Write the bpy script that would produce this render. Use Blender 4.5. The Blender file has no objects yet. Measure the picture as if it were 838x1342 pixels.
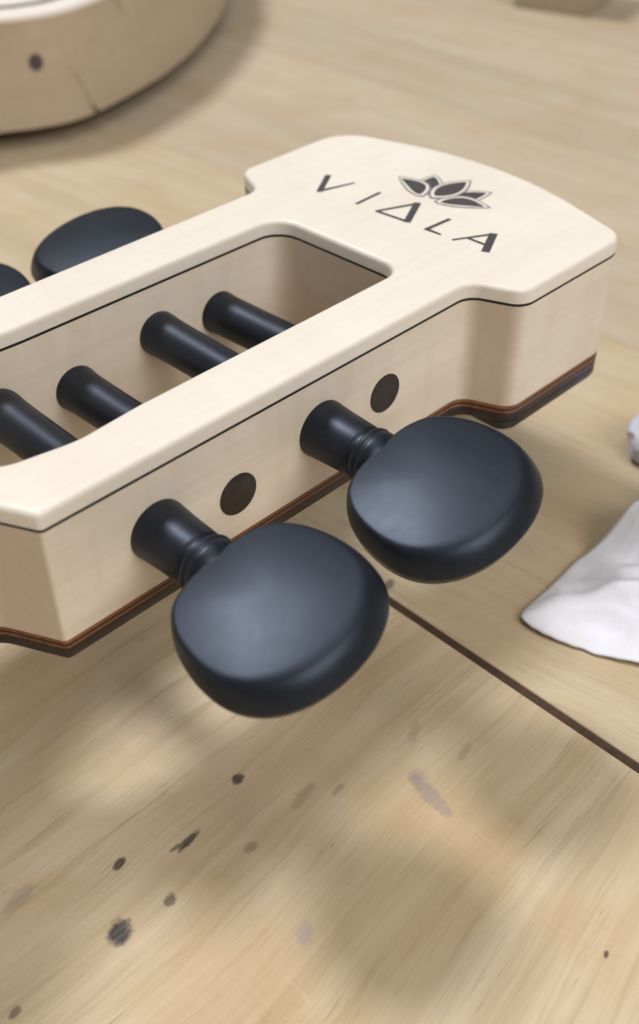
import bpy, bmesh, math, random
from mathutils import Vector, Matrix, noise
from mathutils.geometry import tessellate_polygon

random.seed(7)
scene = bpy.context.scene
col = scene.collection
K = 0.0012            # one model unit in metres (everything below is laid out in these units)
H0 = 45.0             # height of the headstock's black line above the bench, in units
ARC = math.radians

# ------------------------------------------------------------------ camera
CAM = Vector((-94.83, -100.21, 76.74 + H0)) * K
RX = Vector((0.7073062, -0.7068910, -0.0047891))
RY = Vector((-0.4594605, -0.4545606, -0.7630667))
RZ = Vector((0.5372280, 0.5419222, -0.6463020))
cd = bpy.data.cameras.new('camera')
cam = bpy.data.objects.new('camera', cd); col.objects.link(cam)
m = Matrix((RX, -RY, -RZ)).transposed().to_4x4()
m.translation = CAM
cam.matrix_world = m
cd.sensor_fit = 'VERTICAL'; cd.sensor_height = 36.0; cd.sensor_width = 36.0
cd.lens = 1436.55 * 36.0 / 1342.0
cd.clip_start = 0.005; cd.clip_end = 20
cd.dof.use_dof = True
cd.dof.focus_distance = 143 * K
cd.dof.aperture_fstop = 17.5
scene.camera = cam

# ------------------------------------------------------------------ light
w = bpy.data.worlds.new('World'); scene.world = w; w.use_nodes = True
bgn = w.node_tree.nodes['Background']
bgn.inputs['Color'].default_value = (1.0, 0.955, 0.88, 1)
bgn.inputs['Strength'].default_value = 0.20

def area(name, pos, target, size, power, colr, size_y=None):
    l = bpy.data.lights.new(name, 'AREA'); l.energy = power; l.color = colr
    l.shape = 'RECTANGLE' if size_y else 'DISK'
    l.size = size * K
    if size_y: l.size_y = size_y * K
    o = bpy.data.objects.new(name, l); col.objects.link(o)
    o.location = Vector((pos[0], pos[1], pos[2])) * K
    d = (Vector(target) - Vector(pos))
    o.rotation_euler = d.to_track_quat('-Z', 'Y').to_euler()
    return o
area('ceiling_lamp', (-40, 860, 1560), (0, 0, 30), 360, 29.0, (0.98, 0.98, 1.0))
area('ceiling_lamp', (60, -120, 1050), (0, 0, 30), 640, 3.5, (1.0, 0.98, 0.95))
area('ceiling_lamp', (-60, -900, 720), (0, 0, 30), 700, 9.5, (1.0, 0.98, 0.95))

vs = scene.view_settings
vs.view_transform = 'Standard'; vs.look = 'None'; vs.exposure = 0.07; vs.gamma = 1.0
vs.use_curve_mapping = False

# ------------------------------------------------------------------ helpers
def P(u, y, h):
    """headstock frame (u along, y across, h above the black line) -> metres, bench top at z = 0"""
    return Vector((u, y, h + H0)) * K

def make(name, verts, faces, mat, parent=None, smooth=None, angle=35):
    me = bpy.data.meshes.new(name)
    me.from_pydata([tuple(v) for v in verts], [], faces)
    me.update()
    bm = bmesh.new(); bm.from_mesh(me)
    bmesh.ops.recalc_face_normals(bm, faces=bm.faces)
    bm.to_mesh(me); bm.free()
    if smooth is None: smooth = True
    for p in me.polygons: p.use_smooth = smooth
    if smooth: me.set_sharp_from_angle(angle=ARC(angle))
    if mat: me.materials.append(mat)
    o = bpy.data.objects.new(name, me); col.objects.link(o)
    if parent: o.parent = parent
    return o

def empty(name, loc=(0, 0, 0)):
    o = bpy.data.objects.new(name, None); col.objects.link(o)
    o.location = loc; o.empty_display_size = 0.01
    return o

def tag(o, label=None, cat=None, group=None, kind=None):
    if label: o['label'] = label
    if cat: o['category'] = cat
    if group: o['group'] = group
    if kind: o['kind'] = kind
    return o

def fillet(verts, seg=8, step=2.5):
    """closed polygon of (x, y, radius) -> dense list of 2D points with rounded corners"""
    n = len(verts); out = []
    for i in range(n):
        p0 = Vector(verts[i - 1][:2]); p1 = Vector(verts[i][:2]); p2 = Vector(verts[(i + 1) % n][:2])
        r = verts[i][2]
        if r <= 0: out.append(p1); continue
        a = (p0 - p1); b = (p2 - p1); la, lb = a.length, b.length
        a.normalize(); b.normalize()
        ang = a.angle(b); t = r / math.tan(ang / 2)
        t = min(t, la * .49, lb * .49); r2 = t * math.tan(ang / 2)
        c = p1 + (a + b).normalized() * (r2 / math.sin(ang / 2))
        s = p1 + a * t - c; e = p1 + b * t - c
        tot = s.angle_signed(e)
        for k in range(seg + 1):
            th = -tot * k / seg
            out.append(c + Vector((s.x * math.cos(th) - s.y * math.sin(th), s.x * math.sin(th) + s.y * math.cos(th))))
    dense = []
    for i in range(len(out)):
        a, b = out[i], out[(i + 1) % len(out)]
        L = (b - a).length
        if L < 1e-5: continue
        k = max(1, int(L / step))
        for j in range(k): dense.append(a.lerp(b, j / k))
    return dense

def orient(pts, ccw=True):
    A = sum(pts[i - 1].x * pts[i].y - pts[i].x * pts[i - 1].y for i in range(len(pts)))
    return pts if (A > 0) == ccw else list(reversed(pts))

def inset(pts, d):
    """move a ccw loop inward by d (negative = outward)"""
    n = len(pts); out = []
    for i in range(n):
        a = (pts[i] - pts[i - 1]).normalized(); b = (pts[(i + 1) % n] - pts[i]).normalized()
        t = a + b
        nrm = Vector((-t.y, t.x)).normalized()
        c = max(0.5, nrm.dot(Vector((-a.y, a.x))))
        out.append(pts[i] + nrm * d / c)
    return out

def slab(name, loops, rows, mat, parent, f=P, top=True, bottom=True):
    """solid from plan loops [outer, hole...]; rows = [(inset, h), ...] from bottom to top. Loops ccw; holes grow outward."""
    verts = []; faces = []; ring_idx = []
    for li, lp in enumerate(loops):
        rings = []
        for (d, h) in rows:
            q = inset(lp, d if li == 0 else -d)
            rings.append(range(len(verts), len(verts) + len(q)))
            verts += [f(v.x, v.y, h) for v in q]
        for a, b in zip(rings, rings[1:]):
            n = len(a)
            for i in range(n):
                j = (i + 1) % n
                faces.append((a[i], a[j], b[j], b[i]))
        ring_idx.append(rings)
    ncap0 = len(faces)
    for which in ([-1] if top else []) + ([0] if bottom else []):
        polys = []; idx = []
        for li, lp in enumerate(loops):
            r = ring_idx[li][which]
            polys.append([Vector((verts[i].x / K, verts[i].y / K, 0)) for i in r]); idx += list(r)
        for t in tessellate_polygon(polys):
            faces.append(tuple(idx[i] for i in t))
    o = make(name, verts, faces, mat, parent, True, 50)
    for p in o.data.polygons:
        if p.index >= ncap0: p.use_smooth = False
    return o

def lathe(profile, seg=32):
    """profile [(s, r)] along +s; returns verts, faces in (x, s, z)"""
    v = []; f = []
    for s, r in profile:
        for k in range(seg):
            a = 2 * math.pi * k / seg
            v.append(Vector((r * math.cos(a), s, r * math.sin(a))))
    for i in range(len(profile) - 1):
        for k in range(seg):
            j = (k + 1) % seg
            f.append((i * seg + k, i * seg + j, (i + 1) * seg + j, (i + 1) * seg + k))
    f.append(tuple(range(seg))); b = (len(profile) - 1) * seg
    f.append(tuple(range(b, b + seg)))
    return v, f

# ------------------------------------------------------------------ materials
class NT:
    def __init__(s, name):
        s.m = bpy.data.materials.new(name); s.m.use_nodes = True
        s.t = s.m.node_tree; s.n = s.t.nodes; s.l = s.t.links
        s.b = s.n['Principled BSDF']
    def node(s, typ, **kw):
        n = s.n.new(typ)
        for k, v in kw.items():
            if k == 'inp':
                for a, b in v.items():
                    if hasattr(b, 'is_linked') or isinstance(b, bpy.types.NodeSocket): s.l.new(b, n.inputs[a])
                    else: n.inputs[a].default_value = b
            else: setattr(n, k, v)
        return n
    def math(s, op, a, b=0.0, clamp=False):
        n = s.node('ShaderNodeMath', operation=op, use_clamp=clamp)
        for i, x in enumerate((a, b)):
            if isinstance(x, bpy.types.NodeSocket): s.l.new(x, n.inputs[i])
            else: n.inputs[i].default_value = x
        return n.outputs[0]
    def units(s):
        tc = s.node('ShaderNodeTexCoord')
        mp = s.node('ShaderNodeMapping', inp={'Vector': tc.outputs['Object'], 'Scale': (1 / K, 1 / K, 1 / K)})
        return mp.outputs[0]
    def map(s, vec, scale=(1, 1, 1), rot=(0, 0, 0), loc=(0, 0, 0)):
        return s.node('ShaderNodeMapping', inp={'Vector': vec, 'Scale': scale, 'Rotation': rot, 'Location': loc}).outputs[0]
    def noise(s, vec, scale=1.0, detail=4, rough=0.55, dist=0.0):
        return s.node('ShaderNodeTexNoise', inp={'Vector': vec, 'Scale': scale, 'Detail': detail, 'Roughness': rough, 'Distortion': dist}).outputs['Fac']
    def ramp(s, fac, stops):
        r = s.node('ShaderNodeValToRGB', inp={'Fac': fac}); e = r.color_ramp.elements
        while len(e) < len(stops): e.new(0.5)
        for el, (p, c) in zip(e, stops):
            el.position = p; el.color = (*c, 1) if len(c) == 3 else c
        return r.outputs[0]
    def fac(s, x, a, b, lo=0.0, hi=1.0):
        n = s.node('ShaderNodeMapRange', inp={'Value': x, 'From Min': a, 'From Max': b, 'To Min': lo, 'To Max': hi})
        n.interpolation_type = 'SMOOTHSTEP'
        return n.outputs[0]
    def mix(s, f, a, b, mode='MIX'):
        n = s.node('ShaderNodeMix', data_type='RGBA', blend_type=mode)
        for sock, x in ((n.inputs[0], f), (n.inputs[6], a), (n.inputs[7], b)):
            if isinstance(x, bpy.types.NodeSocket): s.l.new(x, sock)
            else: sock.default_value = x if not isinstance(x, tuple) else ((*x, 1) if len(x) == 3 else x)
        return n.outputs[2]
    def bump(s, h, strength, dist):
        b = s.node('ShaderNodeBump', inp={'Height': h, 'Strength': strength, 'Distance': dist * K})
        s.l.new(b.outputs[0], s.b.inputs['Normal'])
    def out(s, colr=None, rough=None, **kw):
        for k, v in (('Base Color', colr), ('Roughness', rough)):
            if v is None: continue
            if isinstance(v, bpy.types.NodeSocket): s.l.new(v, s.b.inputs[k])
            else: s.b.inputs[k].default_value = (*v, 1) if isinstance(v, tuple) else v
        for k, v in kw.items(): s.b.inputs[k.replace('_', ' ')].default_value = v
        return s.m

def maple(name, light, dark, rot=(0, 0, 0), rough=0.42, figure=0.5, endgrain=None):
    t = NT(name); v = t.units()
    g = t.noise(t.map(v, (0.035, 0.9, 0.9), rot), 1.0, 6, 0.6, 0.3)
    blot = t.noise(t.map(v, (0.03, 0.06, 0.06), rot), 1.0, 3, 0.5, 0.6)
    fig = t.noise(t.map(v, (0.22, 0.03, 0.05), rot), 1.0, 2, 0.5, 0.8)
    pore = t.noise(t.map(v, (0.25, 6.0, 6.0), rot), 1.0, 3, 0.6)
    f = t.math('ADD', t.math('MULTIPLY', t.fac(g, 0.3, 0.7), 0.45), t.math('MULTIPLY', t.fac(blot, 0.3, 0.72), 0.55))
    c = t.mix(f, light, dark)
    c = t.mix(t.math('MULTIPLY', t.fac(fig, 0.42, 0.7), figure * 0.30), c, (dark[0] * .93, dark[1] * .90, dark[2] * .86))
    c = t.mix(t.math('MULTIPLY', t.fac(pore, 0.62, 0.78), 0.22), c, (dark[0] * .8, dark[1] * .72, dark[2] * .62))
    if endgrain:                                           # cut across the fibres the wood is darker and browner
        tcn = t.node('ShaderNodeTexCoord'); sn = t.node('ShaderNodeSeparateXYZ', inp={'Vector': tcn.outputs['Normal']})
        c = t.mix(t.fac(t.math('ABSOLUTE', sn.outputs[0]), 0.30, 0.95, 0, .55), c, endgrain)
    t.bump(t.math('ADD', t.math('MULTIPLY', pore, 0.3), g), 0.12, 0.12)
    t.out(c, t.fac(g, 0.2, 0.8, rough - .05, rough + .1))
    t.b.inputs['Coat Weight'].default_value = 0.0
    return t.m

M = {}
M['top'] = maple('pale_maple_top', (0.80, 0.745, 0.665), (0.72, 0.655, 0.565), figure=0.35)
M['side'] = maple('pale_maple_side', (0.77, 0.69, 0.59), (0.67, 0.575, 0.465), figure=1.0, endgrain=(0.47, 0.345, 0.25))

def plain(name, c, rough, var=0.25, scale=(0.05, 1.2, 1.2), bump=0.1, **kw):
    t = NT(name); v = t.units()
    n = t.noise(t.map(v, scale), 1.0, 5, 0.6, 0.2)
    cc = t.mix(t.fac(n, 0.3, 0.7), tuple(x * (1 - var) for x in c), tuple(x * (1 + var) for x in c))
    t.bump(n, bump, 0.08)
    return t.out(cc, t.fac(n, 0.3, 0.7, rough - .04, rough + .05), **kw)

M['black_line'] = plain('black_veneer', (0.012, 0.009, 0.008), 0.5)
M['red_line'] = plain('red_brown_veneer', (0.20, 0.075, 0.032), 0.45, 0.3)
M['back'] = plain('dark_rosewood', (0.022, 0.012, 0.010), 0.38, 0.45)
M['ink'] = plain('logo_ink', (0.060, 0.052, 0.055), 0.5, 0.15, (0.8, .8, .8), 0.02)
M['ink_grey'] = plain('logo_grey_ink', (0.20, 0.195, 0.21), 0.5, 0.08, (0.8, .8, .8), 0.02)
M['peg_end'] = plain('ebony_end_grain', (0.020, 0.012, 0.009), 0.5, 0.4, (1.3, 1.3, 1.3), 0.2)

def ebony():
    t = NT('satin_ebony'); v = t.units()
    n = t.noise(t.map(v, (1.2, 0.10, 1.2)), 1.0, 5, 0.6, 0.2)
    fine = t.noise(v, 5.0, 3, 0.6)
    sm = t.noise(v, 0.22, 4, 0.6)
    dust = t.noise(v, 1.9, 3, 0.75)
    c = t.mix(t.fac(n, 0.35, 0.7), (0.0050, 0.0060, 0.0100), (0.008, 0.0092, 0.014))
    c = t.mix(t.fac(dust, 0.74, 0.82, 0, 0.07), c, (0.20, 0.18, 0.16))
    t.bump(fine, 0.03, 0.05)
    r = t.math('ADD', t.fac(fine, 0.3, 0.7, 0.405, 0.42), t.fac(sm, 0.35, 0.65, -0.01, 0.015))
    return t.out(c, r, Specular_IOR_Level=0.50, Specular_Tint=(0.66, 0.79, 1.0, 1))
M['ebony'] = ebony()

def bench_wood(name, light, dark, streak, rot=0.0, offs=(0, 0, 0), spots=(), warm=0.0, warp=True, smears=()):
    """pale worn plywood / boards; grain along local u after a rotation, bends gently"""
    t = NT(name); v = t.units()
    if warp:
        sx = t.node('ShaderNodeSeparateXYZ', inp={'Vector': v})
        u, y = sx.outputs[0], sx.outputs[1]
        # grain turns by about 12 degrees towards the lower right: shift y by a quadratic of u and y
        k = t.math('MULTIPLY', t.fac(y, -50, -90, 0, 1), t.math('MULTIPLY', t.math('ADD', u, 60), -0.22))
        y2 = t.math('ADD', t.math('ADD', y, k), t.math('MULTIPLY', u, -0.04))
        cb = t.node('ShaderNodeCombineXYZ', inp={'X': u, 'Y': y2, 'Z': sx.outputs[2]})
        gv = cb.outputs[0]
    else:
        gv = t.map(v, (1, 1, 1), (0, 0, rot), offs)
    wob = t.noise(t.map(gv, (0.02, 0.05, 0.05)), 1.0, 3, 0.5)
    gv2 = t.node('ShaderNodeVectorMath', operation='ADD')
    cbw = t.node('ShaderNodeCombineXYZ', inp={'Y': t.math('MULTIPLY', t.math('SUBTRACT', wob, 0.5), 8.0)})
    t.l.new(gv, gv2.inputs[0]); t.l.new(cbw.outputs[0], gv2.inputs[1])
    g = gv2.outputs[0]
    broad = t.noise(t.map(g, (0.010, 0.11, 0.11), loc=(offs[0] * .01, offs[1] * .1, 0)), 1.0, 4, 0.55)
    mid = t.noise(t.map(g, (0.022, 0.55, 0.55), loc=(3 + offs[0] * .02, offs[1] * .5, 0)), 1.0, 5, 0.6)
    fine = t.noise(t.map(g, (0.07, 3.2, 3.2), loc=(0, 7, 1)), 1.0, 4, 0.65)
    blot = t.noise(t.map(v, (0.045, 0.045, 0.045), loc=offs), 1.0, 4, 0.55, 0.4)
    c = t.mix(t.fac(broad, 0.32, 0.68), light, dark)
    c = t.mix(t.math('MULTIPLY', t.fac(mid, 0.50, 0.72), 0.42), c, streak)
    c = t.mix(t.math('MULTIPLY', t.fac(mid, 0.46, 0.30), 0.28), c, tuple(min(1, x * 1.12) for x in light))
    c = t.mix(t.math('MULTIPLY', t.fac(fine, 0.54, 0.70), 0.34), c, streak)
    c = t.mix(t.math('MULTIPLY', t.fac(blot, 0.42, 0.72), 0.55), c, (dark[0] * .97, dark[1] * .88, dark[2] * .72))
    # short dark pores
    pore = t.noise(t.map(g, (0.16, 2.2, 2.2), loc=(11, 3, 0)), 1.0, 3, 0.7)
    patch = t.noise(t.map(g, (0.03, 0.12, 0.12), loc=(2, 31, 0)), 1.0, 3, 0.6)
    c = t.mix(t.math('MULTIPLY', t.math('MULTIPLY', t.fac(pore, 0.60, 0.70), t.fac(patch, 0.42, 0.62)), 0.55), c, (0.20, 0.13, 0.075))
    line = t.noise(t.map(g, (0.012, 1.5, 1.5), loc=(5, 13, 0)), 1.0, 2, 0.5)
    lm = t.math('SUBTRACT', 1.0, t.fac(t.math('ABSOLUTE', t.math('SUBTRACT', line, 0.5)), 0.0, 0.035))
    c = t.mix(t.math('MULTIPLY', t.math('MULTIPLY', lm, t.fac(patch, 0.38, 0.60)), 0.30), c, streak)
    scr = t.noise(t.map(v, (0.9, 0.04, 1), rot=(0, 0, 0.5), loc=(1, 2, 0)), 1.0, 2, 0.4)
    sm_ = t.math('SUBTRACT', 1.0, t.fac(t.math('ABSOLUTE', t.math('SUBTRACT', scr, 0.5)), 0.0, 0.012))
    c = t.mix(t.math('MULTIPLY', t.math('MULTIPLY', sm_, t.fac(blot, 0.48, 0.6)), 0.16), c, tuple(min(1, x * 1.15) for x in light))
    edge = t.noise(v, 0.9, 4, 0.65)
    ed2 = t.noise(t.map(v, (0.35, 1.5, 1.0)), 1.0, 4, 0.7)
    for (su, sy, ra, rb, ang, colr, op) in spots:
        mv = t.map(v, (1, 1, 1), (0, 0, 0), (-su, -sy, 0))
        mv = t.map(mv, (1, 1, 1), (0, 0, -ang))
        mv = t.map(mv, (1 / ra, 1 / rb, 0))
        d = t.node('ShaderNodeVectorMath', operation='LENGTH', inp={0: mv}).outputs['Value']
        d = t.math('ADD', d, t.math('MULTIPLY', t.math('SUBTRACT', edge, 0.5), 1.1))
        mk = t.math('MULTIPLY', t.fac(d, 1.25, 0.62), op)
        mk = t.math('MULTIPLY', mk, t.fac(ed2, 0.30, 0.46, 0.45, 1.0))
        mk = t.math('MULTIPLY', mk, t.fac(fine, 0.35, 0.65, 1.0, 0.82))
        c = t.mix(mk, c, colr)
    t.bump(t.math('ADD', t.math('MULTIPLY', fine, 0.5), t.math('ADD', mid, t.math('MULTIPLY', pore, -0.6))), 0.20, 0.25)
    return t.out(c, t.fac(mid, 0.3, 0.7, 0.50, 0.66), Specular_IOR_Level=0.35)

BLK = (0.025, 0.022, 0.026); BRN = (0.10, 0.06, 0.04); GRY = (0.28, 0.23, 0.22)
SP = [(-40.3, -29.4, 1.0, 0.75, 0.3, BLK, .92), (-51.0, -32.0, 1.9, 0.55, 0.15, BLK, .9), (-52.8, -31.6, 0.9, 0.3, 0.0, BLK, .7),
      (-59.2, -28.4, 1.15, 0.62, 0.25, (0.05, 0.028, 0.015), .95), (-57.9, -36.8, 0.95, 0.75, 0.6, BLK, .7),
      (-64.7, -35.8, 1.75, 1.45, 0.4, (0.018, 0.018, 0.028), .97), (-46.0, -38.3, 1.0, 0.7, 0, BRN, .45),
      (-24.1, -49.3, 4.3, 1.15, 1.39, GRY, .66), (-23.2, -46.2, 1.5, 1.4, 0.3, GRY, .4),
      (-26.4, -78.1, 0.55, 0.32, 0.4, (0.03, 0.015, 0.01), .9), (-49.4, -51.5, 1.6, 1.0, 0.6, (0.33, 0.27, 0.30), .5),
      (-78.8, -35.2, 0.9, 0.5, 0.2, BRN, .8), (-36.0, -37.5, 2.6, 0.8, 0.2, BRN, .28), (-32, -40, 1.2, 0.5, 0.1, BRN, .35),
      (-70.5, -23.5, 2.4, 1.1, 0.2, GRY, .45), (-18, -41, 2.2, 0.8, 0.5, BRN, .22), (-15.5, -48, 2.0, 0.6, 0.2, BRN, .25)]
LT = (0.625, 0.51, 0.36); DK = (0.50, 0.385, 0.24); ST = (0.34, 0.235, 0.13)
M['panel'] = bench_wood('worn_plywood', LT, DK, ST, spots=SP)
M['board_a'] = bench_wood('bench_board_wood', (0.545, 0.45, 0.315), (0.48, 0.385, 0.26), ST, 1.45, (40, 10, 0),
                          warp=False, spots=[(1.5, -18.7, 1.3, 0.8, 0.4, BLK, .7), (4.5, -16, .8, .5, 0, BRN, .5)])
M['board_b'] = bench_wood('bench_board_wood', (0.53, 0.445, 0.335), (0.47, 0.385, 0.28), (0.42, 0.335, 0.235), 1.50, (140, 60, 0), warp=False)
M['board_c'] = bench_wood('bench_board_wood', (0.50, 0.42, 0.315), (0.445, 0.365, 0.265), (0.40, 0.315, 0.22), 1.55, (240, 160, 0), warp=False)
M['dark_gap'] = plain('gap_grime', (0.060, 0.032, 0.017), 0.8)

# ------------------------------------------------------------------ bench
bench = tag(empty('workbench_top'), 'pale worn wooden workbench top made of boards', None, None, 'structure')
TH = 16.0
def board(name, u0, u1, y0, y1, mat, bev=0.35, skew=0.0, drop=0.0):
    lp = orient([Vector(q) for q in ((u0, y0), (u1, y0), (u1 + skew, y1), (u0 + skew, y1))])
    rows = [(0, -H0 - TH), (0, -H0 - bev - drop), (bev * .3, -H0 - bev * .3 - drop), (bev, -H0 - drop)]
    return slab(name, [lp], rows, mat, bench)
Y0, Y1 = -420, 620
board('board', -520, -1.75, Y0, Y1, M['panel'], 0.3, skew=-0.0)
board('board', -0.25, 89.6, Y0, Y1, M['board_a'], 0.3)
seams = [89.7, 128, 168.5, 209, 250, 291, 333, 376, 420, 470, 540]
for i in range(len(seams) - 1):
    board('board', seams[i] + .05, seams[i + 1] - .05, Y0, Y1, M['board_b'] if i % 2 else M['board_c'], 0.3, drop=0.0)
lp = [Vector(q) for q in ((-520, Y0), (540, Y0), (540, Y1), (-520, Y1))]
gs = [Vector(q) for q in ((-1.74, Y0), (-0.26, Y0), (-0.26, Y1), (-1.74, Y1))]
slab('gap_strip', [gs], [(0, -H0 - TH + 1), (0, -H0 - 0.32)], M['dark_gap'], bench)
slab('underlay', [lp], [(0, -H0 - TH - 8), (0, -H0 - TH - 0.05)], M['dark_gap'], bench)

# ------------------------------------------------------------------ guitar headstock
YC = 4.28
head = tag(empty('guitar_headstock', P(0, YC, -H0)),
           'pale maple slotted guitar headstock with black ebony tuning pegs and lotus logo', 'headstock')
LOC = head.location.copy()
def PH(u, y, h): return P(u, y, h) - LOC

arch = [(50.4 - 0.0082 * wv * wv - 0.0000012 * wv ** 4, wv) for wv in range(-18, 19, 2)]
right = [(44.0, 29.5, 4.2), (19.9, 29.3, 3.2), (16.7, 21.85, 3.2), (-54.2, 21.55, 0.9), (-58.8, 12.6, 5.0), (-66, 11.6, 4), (-75, 17.5, 4), (-150, 18.5, 0)]
outer = [(u, YC - wv, 0) for (u, wv) in arch]
outer += [(u, YC - wv, r) for (u, wv, r) in right]
outer += [(u, YC + wv, 8.0 if u > 40 else r) for (u, wv, r) in reversed(right)]
OUT = orient(fillet(outer, 8, 2.0))
sl = [(12.3, -12.2, 4.2), (13.1, 12.6, 3.4), (-34, 12.7, 20), (-43.5, 13.3, 14), (-52, 11.6, 7), (-57.5, 6.5, 5),
      (-57.5, -6.5, 5), (-52, -11.6, 7), (-43.5, -13.3, 14), (-34, -12.7, 20)]
SLOT = orient(fillet([(u, YC - wv, r) for (u, wv, r) in sl], 8, 2.0))

SLOTW = inset(SLOT, -1.32)
def roundrows(h0, h1, r, n=6):
    rows = [(0, h0)]
    for k in range(n + 1):
        a = math.pi / 2 * k / n
        rows.append((r * (1 - math.cos(a)), h1 - r + r * math.sin(a)))
    return rows
slab('top_plate', [OUT, SLOT], roundrows(0.22, 2.45, 0.75), M['top'], head, PH)
slab('black_veneer', [OUT, SLOT], [(0.02, -0.22), (0.02, 0.22)], M['black_line'], head, PH, False, False)
slab('core', [OUT, SLOT], [(0, -16.9), (0, -0.22)], M['side'], head, PH)
slab('red_veneer', [OUT, SLOTW], [(0.02, -17.5), (0.02, -16.9)], M['red_line'], head, PH, False, False)
slab('dark_veneer', [OUT, SLOTW], [(0.0, -17.8), (0.0, -17.5)], M['black_line'], head, PH, False, False)
slab('red_veneer', [OUT, SLOTW], [(0.02, -18.25), (0.02, -17.8)], M['red_line'], head, PH, False, False)
bk = [(-d, h) for d, h in []]
slab('back_plate', [OUT, SLOTW], [(0.15, -19.9), (0.0, -19.75), (0.0, -18.25)], M['back'], head, PH)

slab('slot_lining', [inset(SLOT, -1.3), SLOT], [(0.0, -19.7), (0, -16.9)], M['side'], head, PH, False, True)
cap = [q for q in OUT if q.x > 17.6]
i0 = max(range(len(cap)), key=lambda i: (cap[i] - cap[i - 1]).length); cap = cap[i0:] + cap[:i0]
slab('back_overlay', [orient(inset(orient(cap), 0.02))], [(0.7, -21.5), (0.2, -21.3), (0.0, -20.9), (0.0, -19.88)], M['back'], head, PH)
# ---- lettering and lotus on the face
HT = 2.45
def strip(name, pts, wid, h=0.03, mat=None, parent=head):
    """polyline with a width per point -> flat ribbon with square mitred ends"""
    pts = [Vector(q) for q in pts]; n = len(pts); L = []; Rr = []
    for i in range(n):
        a = (pts[i] - pts[max(0, i - 1)]); b = (pts[min(n - 1, i + 1)] - pts[i])
        d = (a.normalized() if a.length else Vector((0, 0))) + (b.normalized() if b.length else Vector((0, 0)))
        d.normalize(); nn = Vector((-d.y, d.x))
        ref = b if b.length else a
        c = max(0.35, abs(nn.dot(Vector((-ref.y, ref.x)).normalized())))
        hw = wid[i] / 2 / c
        L.append(pts[i] + nn * hw); Rr.append(pts[i] - nn * hw)
    v = [PH(q.x, q.y, HT + h) for q in L] + [PH(q.x, q.y, HT + h) for q in Rr]
    f = [(i, i + 1, n + i + 1, n + i) for i in range(n - 1)]
    return v, f
def letter(strokes, label):
    v = []; f = []
    for k, (pts, wid) in enumerate(strokes):
        a, b = strip('', pts, wid, 0.03 + 0.004 * k)
        o = len(v); v += a; f += [tuple(i + o for i in q) for q in b]
    o = make('letter', v, f, M['ink'], head, False); o['label'] = label
    return o
letter([([(28.6, 21.7), (23.0, 18.2)], [1.0, 1.0]), ([(22.8, 18.5), (29.4, 16.5)], [.75, .45])], 'dark letter V in the name on the headstock')
letter([([(23.8, 10.85), (29.6, 11.05)], [0.62, 0.62])], 'dark letter I in the name on the headstock')
letter([([(24.0, 6.9), (30.6, 4.1)], [.55, .7]), ([(30.9, 4.25), (24.5, 0.9)], [1.15, 1.15]), ([(24.15, 6.9), (24.75, 0.9)], [.6, .6])],
       'open triangle standing for the letter A')
letter([([(30.0, -3.05), (24.6, -2.75)], [.7, .7]), ([(24.85, -2.45), (24.95, -5.5)], [.75, .45])], 'dark letter L in the name on the headstock')
letter([([(24.8, -7.8), (30.5, -10.9)], [.5, .6]), ([(30.8, -10.85), (25.2, -13.7)], [1.25, 1.25]), ([(26.9, -9.0), (27.0, -12.4)], [.55, .55])],
       'dark letter A closing the name on the headstock')

def lens(b, t, wdt, shift=0.0, scale=1.0, n=14):
    b = Vector(b); t = Vector(t); c = b.lerp(t, 0.5)
    b = c + (b - c) * scale; t = c + (t - c) * scale
    d = t - b; nn = Vector((-d.y, d.x)).normalized()
    L = []; Rr = []
    for i in range(n + 1):
        s = i / n
        prof = math.sin(math.pi * s ** 0.85) ** 0.85 * wdt / 2
        bow = math.sin(math.pi * s) * shift
        L.append(b + d * s + nn * (prof + bow)); Rr.append(b + d * s + nn * (-prof + bow))
    return L + list(reversed(Rr[1:-1]))
logo = None
def petal(b, t, wdt, shift, lay):
    o = make('lotus_petal', [PH(q.x, q.y, HT + lay) for q in lens(b, t, wdt, shift)], [tuple(range(28))], M['ink_grey'], head, False)
    o2 = make('petal_gap', [PH(q.x, q.y, HT + lay + .012) for q in lens(b, t, wdt - .62, shift, .91)], [tuple(range(28))], M['top'], o, False)
    o3 = make('petal_fill', [PH(q.x, q.y, HT + lay + .024) for q in lens(b, t, wdt - 1.5, shift, .77)], [tuple(range(28))], M['ink'], o, False)
BASE = (33.3, 3.9)
petal((34.2, 5.2), (41.0, 9.3), 4.6, .2, .02); petal((34.2, 2.4), (42.2, -1.7), 4.6, -.2, .021)
petal((33.0, 5.0), (36.3, 13.1), 4.3, -1.0, .06); petal((33.0, 2.8), (37.4, -5.2), 4.3, 1.0, .061)
petal((33.4, 3.9), (43.3, 3.6), 5.0, 0, .10)

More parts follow.
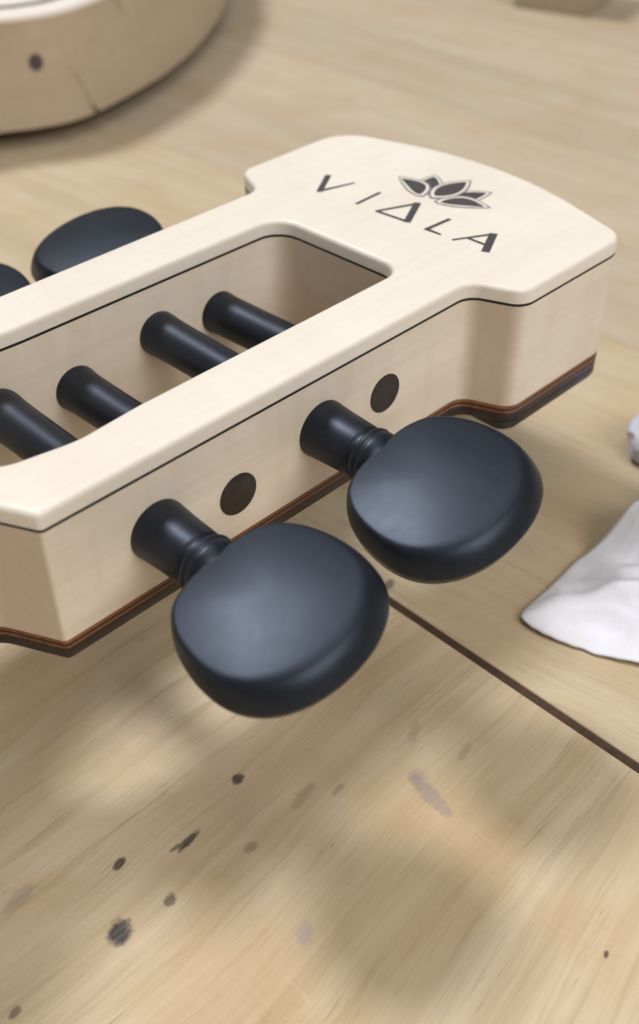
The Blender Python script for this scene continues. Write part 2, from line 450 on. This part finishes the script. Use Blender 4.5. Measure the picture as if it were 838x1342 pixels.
# ---- tuning pegs
R_OUT_R = YC - 21.75; R_OUT_L = YC + 21.75
def button_mesh():
    """thumb piece: axis +s, width along x, thickness along z"""
    outl = []
    key = [(8.2, 0.0), (8.3, 3.4), (8.8, 6.0), (10.1, 8.6), (12.8, 10.7), (16.6, 12.1), (20.6, 12.7), (24.2, 12.4), (27.5, 10.9), (30.1, 8.1), (31.7, 4.3), (32.2, 0.0)]
    right_ = [Vector((x, s)) for s, x in key]
    pts = right_ + [Vector((-q.x, q.y)) for q in reversed(right_[1:-1])]
    n0 = len(pts); dense = []
    for i in range(n0):                                   # closed Catmull-Rom
        p0, p1, p2, p3 = pts[i - 1], pts[i], pts[(i + 1) % n0], pts[(i + 2) % n0]
        for k in range(4):
            t = k / 4
            dense.append(0.5 * ((2 * p1) + (p2 - p0) * t + (2 * p0 - 5 * p1 + 4 * p2 - p3) * t * t + (3 * p1 - p0 - 3 * p2 + p3) * t ** 3))
    c = Vector((0, 19.5))
    v = []; f = []; n = len(dense); NR = 26
    def ring(dz, r):
        for q in dense:
            d = q - c; e = 0.5 + 0.5 * d.normalized().y      # 0 on the collar side, 1 at the free end
            e = e * e * (3 - 2 * e)
            a = 4.9 - 1.25 * r ** 2.0                        # the broad face
            b = (40 - 22 * e) * (1 - r) ** (0.72 + 0.08 * e) # the bevel down to the rim, widest at the free end
            w_ = 1.7; hh = max(w_ - abs(a - b), 0) / w_
            v.append(Vector((d.x * r, c.y + d.y * r, dz * (min(a, b) - hh * hh * w_ * 0.25))))
    rs = [1 - (1 - k / NR) ** 2.2 for k in range(1, NR + 1)]
    for r in rs: ring(1, r)
    for r in reversed(rs[:-1]): ring(-1, r)
    NP = len(v) // n
    for i in range(NP - 1):
        for k in range(n):
            j = (k + 1) % n
            f.append((i * n + k, i * n + j, (i + 1) * n + j, (i + 1) * n + k))
    v.append(Vector((0, c.y, 4.9))); a = len(v) - 1; v.append(Vector((0, c.y, -4.9)))
    for k in range(n):
        j = (k + 1) % n
        f.append((k, a, j)); b = (NP - 1) * n
        f.append((b + k, b + j, a + 1))
    return v, f
SHAFT = [(-43.55, 2.9), (-36.0, 3.1), (-34.6, 3.3), (-34.0, 3.42), (-33.2, 3.40), (-32.2, 3.30), (-28, 3.2), (-20, 3.15), (-11, 3.25), (-8.8, 3.5), (-8.0, 3.7),
         (0.0, 4.02), (0.25, 4.04), (1.2, 3.95), (2.6, 3.83), (4.2, 3.72), (5.7, 3.66), (5.95, 3.58), (6.1, 3.35), (6.4, 3.35), (6.55, 3.6)]
COLLAR = [(6.45, 3.4), (6.5, 3.7), (6.7, 3.92), (6.95, 3.98), (7.15, 3.9), (7.3, 3.75), (7.5, 3.8), (7.9, 3.9), (8.4, 3.8), (9.0, 3.4), (10.5, 2.2)]
def tosc(v): return [q * K for q in v]
SHAFT = [(q if q <= 1.2 else q * 1.34 - .4, r) for q, r in SHAFT]
COLLAR = [(q + 1.9, r) for q, r in COLLAR]
sv, sf = lathe(SHAFT, 40); cv, cf = lathe(COLLAR, 40); bv, bf = button_mesh(); bv = [Vector((q.x * .91, 8.3 + (q.y - 8.3) * .905 + 2.0, q.z * .79)) for q in bv]
def end_mesh():
    return lathe([(-43.66, 2.8), (-43.58, 2.98), (-43.0, 3.0)], 32)
ev, ef = end_mesh()
protos = {}
def tuning_peg(u, side, h, twist, label, tilt=(0, 0)):
    """side -1: the button stands on the -y rail, +1: on the +y rail"""
    if not protos:
        protos['s'] = make('tuning_peg', tosc(sv), sf, M['ebony'], None, True, 40)
        protos['c'] = make('collar', tosc(cv), cf, M['ebony'], None, True, 60)
        protos['b'] = make('button', tosc(bv), bf, M['ebony'], None, True, 80)
        protos['e'] = make('shaft_end', tosc(ev), ef, M['peg_end'], None, True, 40)
        s, c, b, e = (protos[k] for k in 'scbe')
    else:
        s, c, b, e = (protos[k].copy() for k in 'scbe')
        for o in (s, c, b, e): col.objects.link(o)
    y = R_OUT_R if side < 0 else R_OUT_L
    s.parent = head
    s.location = PH(u, y, h)
    s.rotation_euler = (ARC(tilt[0]), ARC(twist), (math.pi if side < 0 else 0) + ARC(tilt[1]))
    s['label'] = label
    for o in (c, b, e): o.parent = s
    return s
tuning_peg(-12.3, -1, -7.8, 14, 'black ebony tuning peg on the near rail, the one closer to the lettered tip')
tuning_peg(-39.6, -1, -8.5, 12, 'black ebony tuning peg on the near rail, the one farther from the lettered tip')
tuning_peg(-0.7, 1, -9.4, -9, 'black ebony tuning peg behind the far rail', (-1.7, 1.2))
tuning_peg(-27.3, 1, -10.6, -7, 'black ebony tuning peg behind the far rail, farther from the lettered tip', (-0.3, 0.3))

# ------------------------------------------------------------------ rounded guitar body in the background
GX, GY, GR = 78.6, 304.6, 131.3
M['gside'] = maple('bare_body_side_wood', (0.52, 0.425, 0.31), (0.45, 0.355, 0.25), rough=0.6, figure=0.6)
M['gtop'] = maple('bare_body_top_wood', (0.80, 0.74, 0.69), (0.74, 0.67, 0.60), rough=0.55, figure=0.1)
M['gback'] = plain('body_back_wood', (0.20, 0.13, 0.08), 0.6)
M['hole'] = plain('dark_hole', (0.085, 0.07, 0.07), 0.8)
body = tag(empty('acoustic_guitar', P(GX, GY, -H0)), 'unfinished pale wooden guitar body with rounded end resting on the bench', 'guitar')
BL = body.location.copy()
def PB(u, y, h): return P(u, y, h) - BL
key = [(54.6, 176.5), (66, 171), (79.2, 169.2), (102.6, 175.5), (123.8, 184.2), (150.5, 200.3), (182.4, 226), (208, 258), (222, 300), (215, 345),
       (190, 385), (168, 430), (156, 480), (152, 530), (130, 565), (85, 575), (35, 560), (8, 520), (0, 470), (-12, 420), (-35, 380), (-45, 330), (-35, 270), (-6, 220), (25, 190)]
kp = [Vector(q) for q in key]; loop = []
for i in range(len(kp)):
    p0, p1, p2, p3 = kp[i - 1], kp[i], kp[(i + 1) % len(kp)], kp[(i + 2) % len(kp)]
    for k in range(8):
        t = k / 8
        loop.append(0.5 * ((2 * p1) + (p2 - p0) * t + (2 * p0 - 5 * p1 + 4 * p2 - p3) * t * t + (3 * p1 - p0 - 3 * p2 + p3) * t ** 3))
GB = orient(loop)
def wall_r(a):
    d = Vector((math.cos(a), math.sin(a))); g = Vector((GX, GY))
    best = GR
    for i in range(len(GB)):
        p, q = GB[i - 1] - g, GB[i] - g
        e = q - p; den = d.x * e.y - d.y * e.x
        if abs(den) < 1e-9: continue
        r = (p.x * e.y - p.y * e.x) / den; w_ = (p.x * d.y - p.y * d.x) / den
        if r > 0 and -1e-6 <= w_ <= 1 + 1e-6: best = r
    return best
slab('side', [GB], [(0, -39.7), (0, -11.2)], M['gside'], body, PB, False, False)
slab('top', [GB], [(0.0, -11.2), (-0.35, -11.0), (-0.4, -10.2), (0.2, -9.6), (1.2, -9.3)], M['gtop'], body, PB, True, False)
slab('back', [GB], [(62, -44.95), (40, -44.2), (22, -42.4), (10, -40.9), (3.0, -40.0), (0.15, -39.7)], M['gback'], body, PB, False, True)
ring = inset(GB, 6.0); ring2 = inset(GB, 9.0)
nn_ = len(ring)
make('purfling', [PB(q.x, q.y, -9.26) for q in ring] + [PB(q.x, q.y, -9.26) for q in ring2],
     [(i, (i + 1) % nn_, nn_ + (i + 1) % nn_, nn_ + i) for i in range(nn_)], M['hole'], body)
def on_wall(a, h, off=0.12):
    a = ARC(a); r = wall_r(a) + off; return PB(GX + math.cos(a) * r, GY + math.sin(a) * r, h)
def wall_mark(name, pts, wid, mat=M['hole']):
    v = []
    for (a, h), ww in zip(pts, wid):
        da = math.degrees(ww / 2 / GR)
        v += [on_wall(a - da, h), on_wall(a + da, h)]
    return make(name, v, [(2 * i, 2 * i + 1, 2 * i + 3, 2 * i + 2) for i in range(len(pts) - 1)], mat, body)
dot = [on_wall(-95.16 + math.degrees(1.9 / GR) * math.cos(t * math.pi / 10), -22.0 + 2.3 * math.sin(t * math.pi / 10)) for t in range(20)]
make('screw_hole', dot, [tuple(range(20))], M['hole'], body)
M['pencil'] = plain('pencil_line', (0.36, 0.28, 0.20), 0.7)
M['chip'] = plain('dark_chip', (0.15, 0.11, 0.08), 0.8)
wall_mark('scratch', [(-91.5, -24), (-90.3, -28), (-89.1, -34.4), (-88.5, -38)], [.25, .55, .7, .9], M['pencil'])
wall_mark('notch', [(-88.6, -36.9), (-88.2, -38.6), (-87.9, -40.0)], [0.6, 1.6, 1.9], M['chip'])
wall_mark('scratch', [(-82.3, -11.6), (-81.5, -14), (-80.6, -17.3)], [.9, 1.0, .4], M['pencil'])

# ------------------------------------------------------------------ block at the back
M['block'] = maple('offcut_wood', (0.50, 0.43, 0.33), (0.40, 0.34, 0.255), rough=0.65, figure=0.4)
blk = [Vector(q) for q in ((272.6, 129.8), (300, 137), (292.5, 165), (265, 157.6))]
bo = slab('wooden_block', [orient(blk)], [(.5, -H0 + .02), (0, -H0 + .5), (0, -H0 + 29), (.6, -H0 + 29.6)], M['block'], None)
tag(bo, 'small square cut wooden block standing at the back of the bench', 'wood block')

# ------------------------------------------------------------------ white cloth
def cloth_mat():
    t = NT('white_cotton'); v = t.units()
    wv = t.node('ShaderNodeTexChecker', inp={'Vector': v, 'Scale': 2.6}).outputs['Fac']
    n = t.noise(v, 0.10, 4, 0.6); n2 = t.noise(v, 1.6, 4, 0.6)
    c = t.mix(t.fac(n, 0.3, 0.7), (0.80, 0.80, 0.86), (0.71, 0.71, 0.78))
    c = t.mix(t.fac(t.noise(t.map(v, loc=(5, 9, 2)), 0.14, 3, 0.5), 0.58, 0.75, 0, .35), c, (0.72, 0.69, 0.62))
    t.bump(t.math('ADD', t.math('MULTIPLY', wv, 0.2), n2), 0.30, 0.25)
    return t.out(c, 0.9, Specular_IOR_Level=0.2, Sheen_Weight=0.15)
M['cloth'] = cloth_mat()
def sst(a, b, x):
    x = min(1, max(0, (x - a) / (b - a))); return x * x * (3 - 2 * x)
def cloth_h(s, t):
    """height above the bench; s along the edge that runs to the right, t towards the camera side"""
    e = min(s, t); lift = 1 - math.exp(-max(0, e) / 5.0)
    rid = lambda x, y, z: (1 - abs(noise.noise(Vector((x, y, z)))) * 2.2)
    h = 0.45 + lift * (1.0 + 2.6 * noise.noise(Vector((s * .08, t * .10, 3.1))) + 2.0 * rid(s * .075 + t * .03, t * .05 - s * .02, 9.4) + 0.95 * rid(s * .2, t * .17, 4.4))
    h += 7.4 * sst(18, 27, s - 0.25 * t) * math.exp(-(max(0, t - 5) / 13) ** 2) * (0.75 + 0.25 * math.cos((s - 28) * .35))
    h += 2.4 * math.exp(-(((s - 12) - (t - 10) * .8) / 2.6) ** 2) * lift * math.exp(-((t - 11) / 10) ** 2)
    h += 1.9 * math.exp(-(((s - 24) + (t - 14) * .7) / 2.3) ** 2) * lift * math.exp(-((t - 13) / 9) ** 2)
    h += 0.5 * math.exp(-s / 2.0) * (0.6 + .4 * math.sin(t * .33 + 1))
    return max(0.25, h)
NX, NY = 90, 110
cvv = []; cff = []
for j in range(NY + 1):
    for i in range(NX + 1):
        s = 42.0 * i / NX; t = 62.0 * j / NY
        uu = 9.0 + s + 0.02 * t + 0.6 * noise.noise(Vector((t * .09, 0, 1))) + 0.3 * noise.noise(Vector((t * .5, 0, 1))) + (0.015 * t * t if t < 20 else 6 + .6 * (t - 20))
        yy = -37.6 - t + 0.03 * s - 2.4 * sst(17, 27, s) + 0.8 * noise.noise(Vector((s * .08, 5, 2)))
        cr = math.exp(-(s + t) / 1.6); uu += .9 * cr; yy -= .8 * cr
        cvv.append(P(uu, yy, -H0 + cloth_h(s, t)))
for j in range(NY):
    for i in range(NX):
        a = j * (NX + 1) + i
        cff.append((a, a + 1, a + NX + 2, a + NX + 1))
co = make('cleaning_cloth', cvv, cff, M['cloth'], None, True, 180)
sm = co.modifiers.new('thickness', 'SOLIDIFY'); sm.thickness = 0.35 * K; sm.offset = -0.2
tag(co, 'wrinkled white cotton cloth spread flat with its corner on the bench', 'cloth')

# crumpled end of a second rag
bm = bmesh.new(); bmesh.ops.create_icosphere(bm, subdivisions=5, radius=1.0)
for vtx in bm.verts:
    q = vtx.co.copy()
    k = 1 + 0.16 * noise.noise(q * 1.7) + 0.10 * (0.5 - abs(noise.noise(q * 2.6)))
    vtx.co = Vector((q.x * 6.5 * k, q.y * 6.0 * k, max(-3.6, q.z * 4.6 * k))) * K
me = bpy.data.meshes.new('crumpled_rag'); bm.to_mesh(me); bm.free()
for p in me.polygons: p.use_smooth = True
M['rag'] = plain('grey_white_rag', (0.52, 0.52, 0.60), 0.9, 0.06, (.3, .3, .3))
me.materials.append(M['rag'])
rg = bpy.data.objects.new('crumpled_rag', me); col.objects.link(rg)
rg.location = P(61.6, -30.6, -H0 + 3.62)
tag(rg, 'small crumpled white rag lying beyond the flat cloth', 'rag')
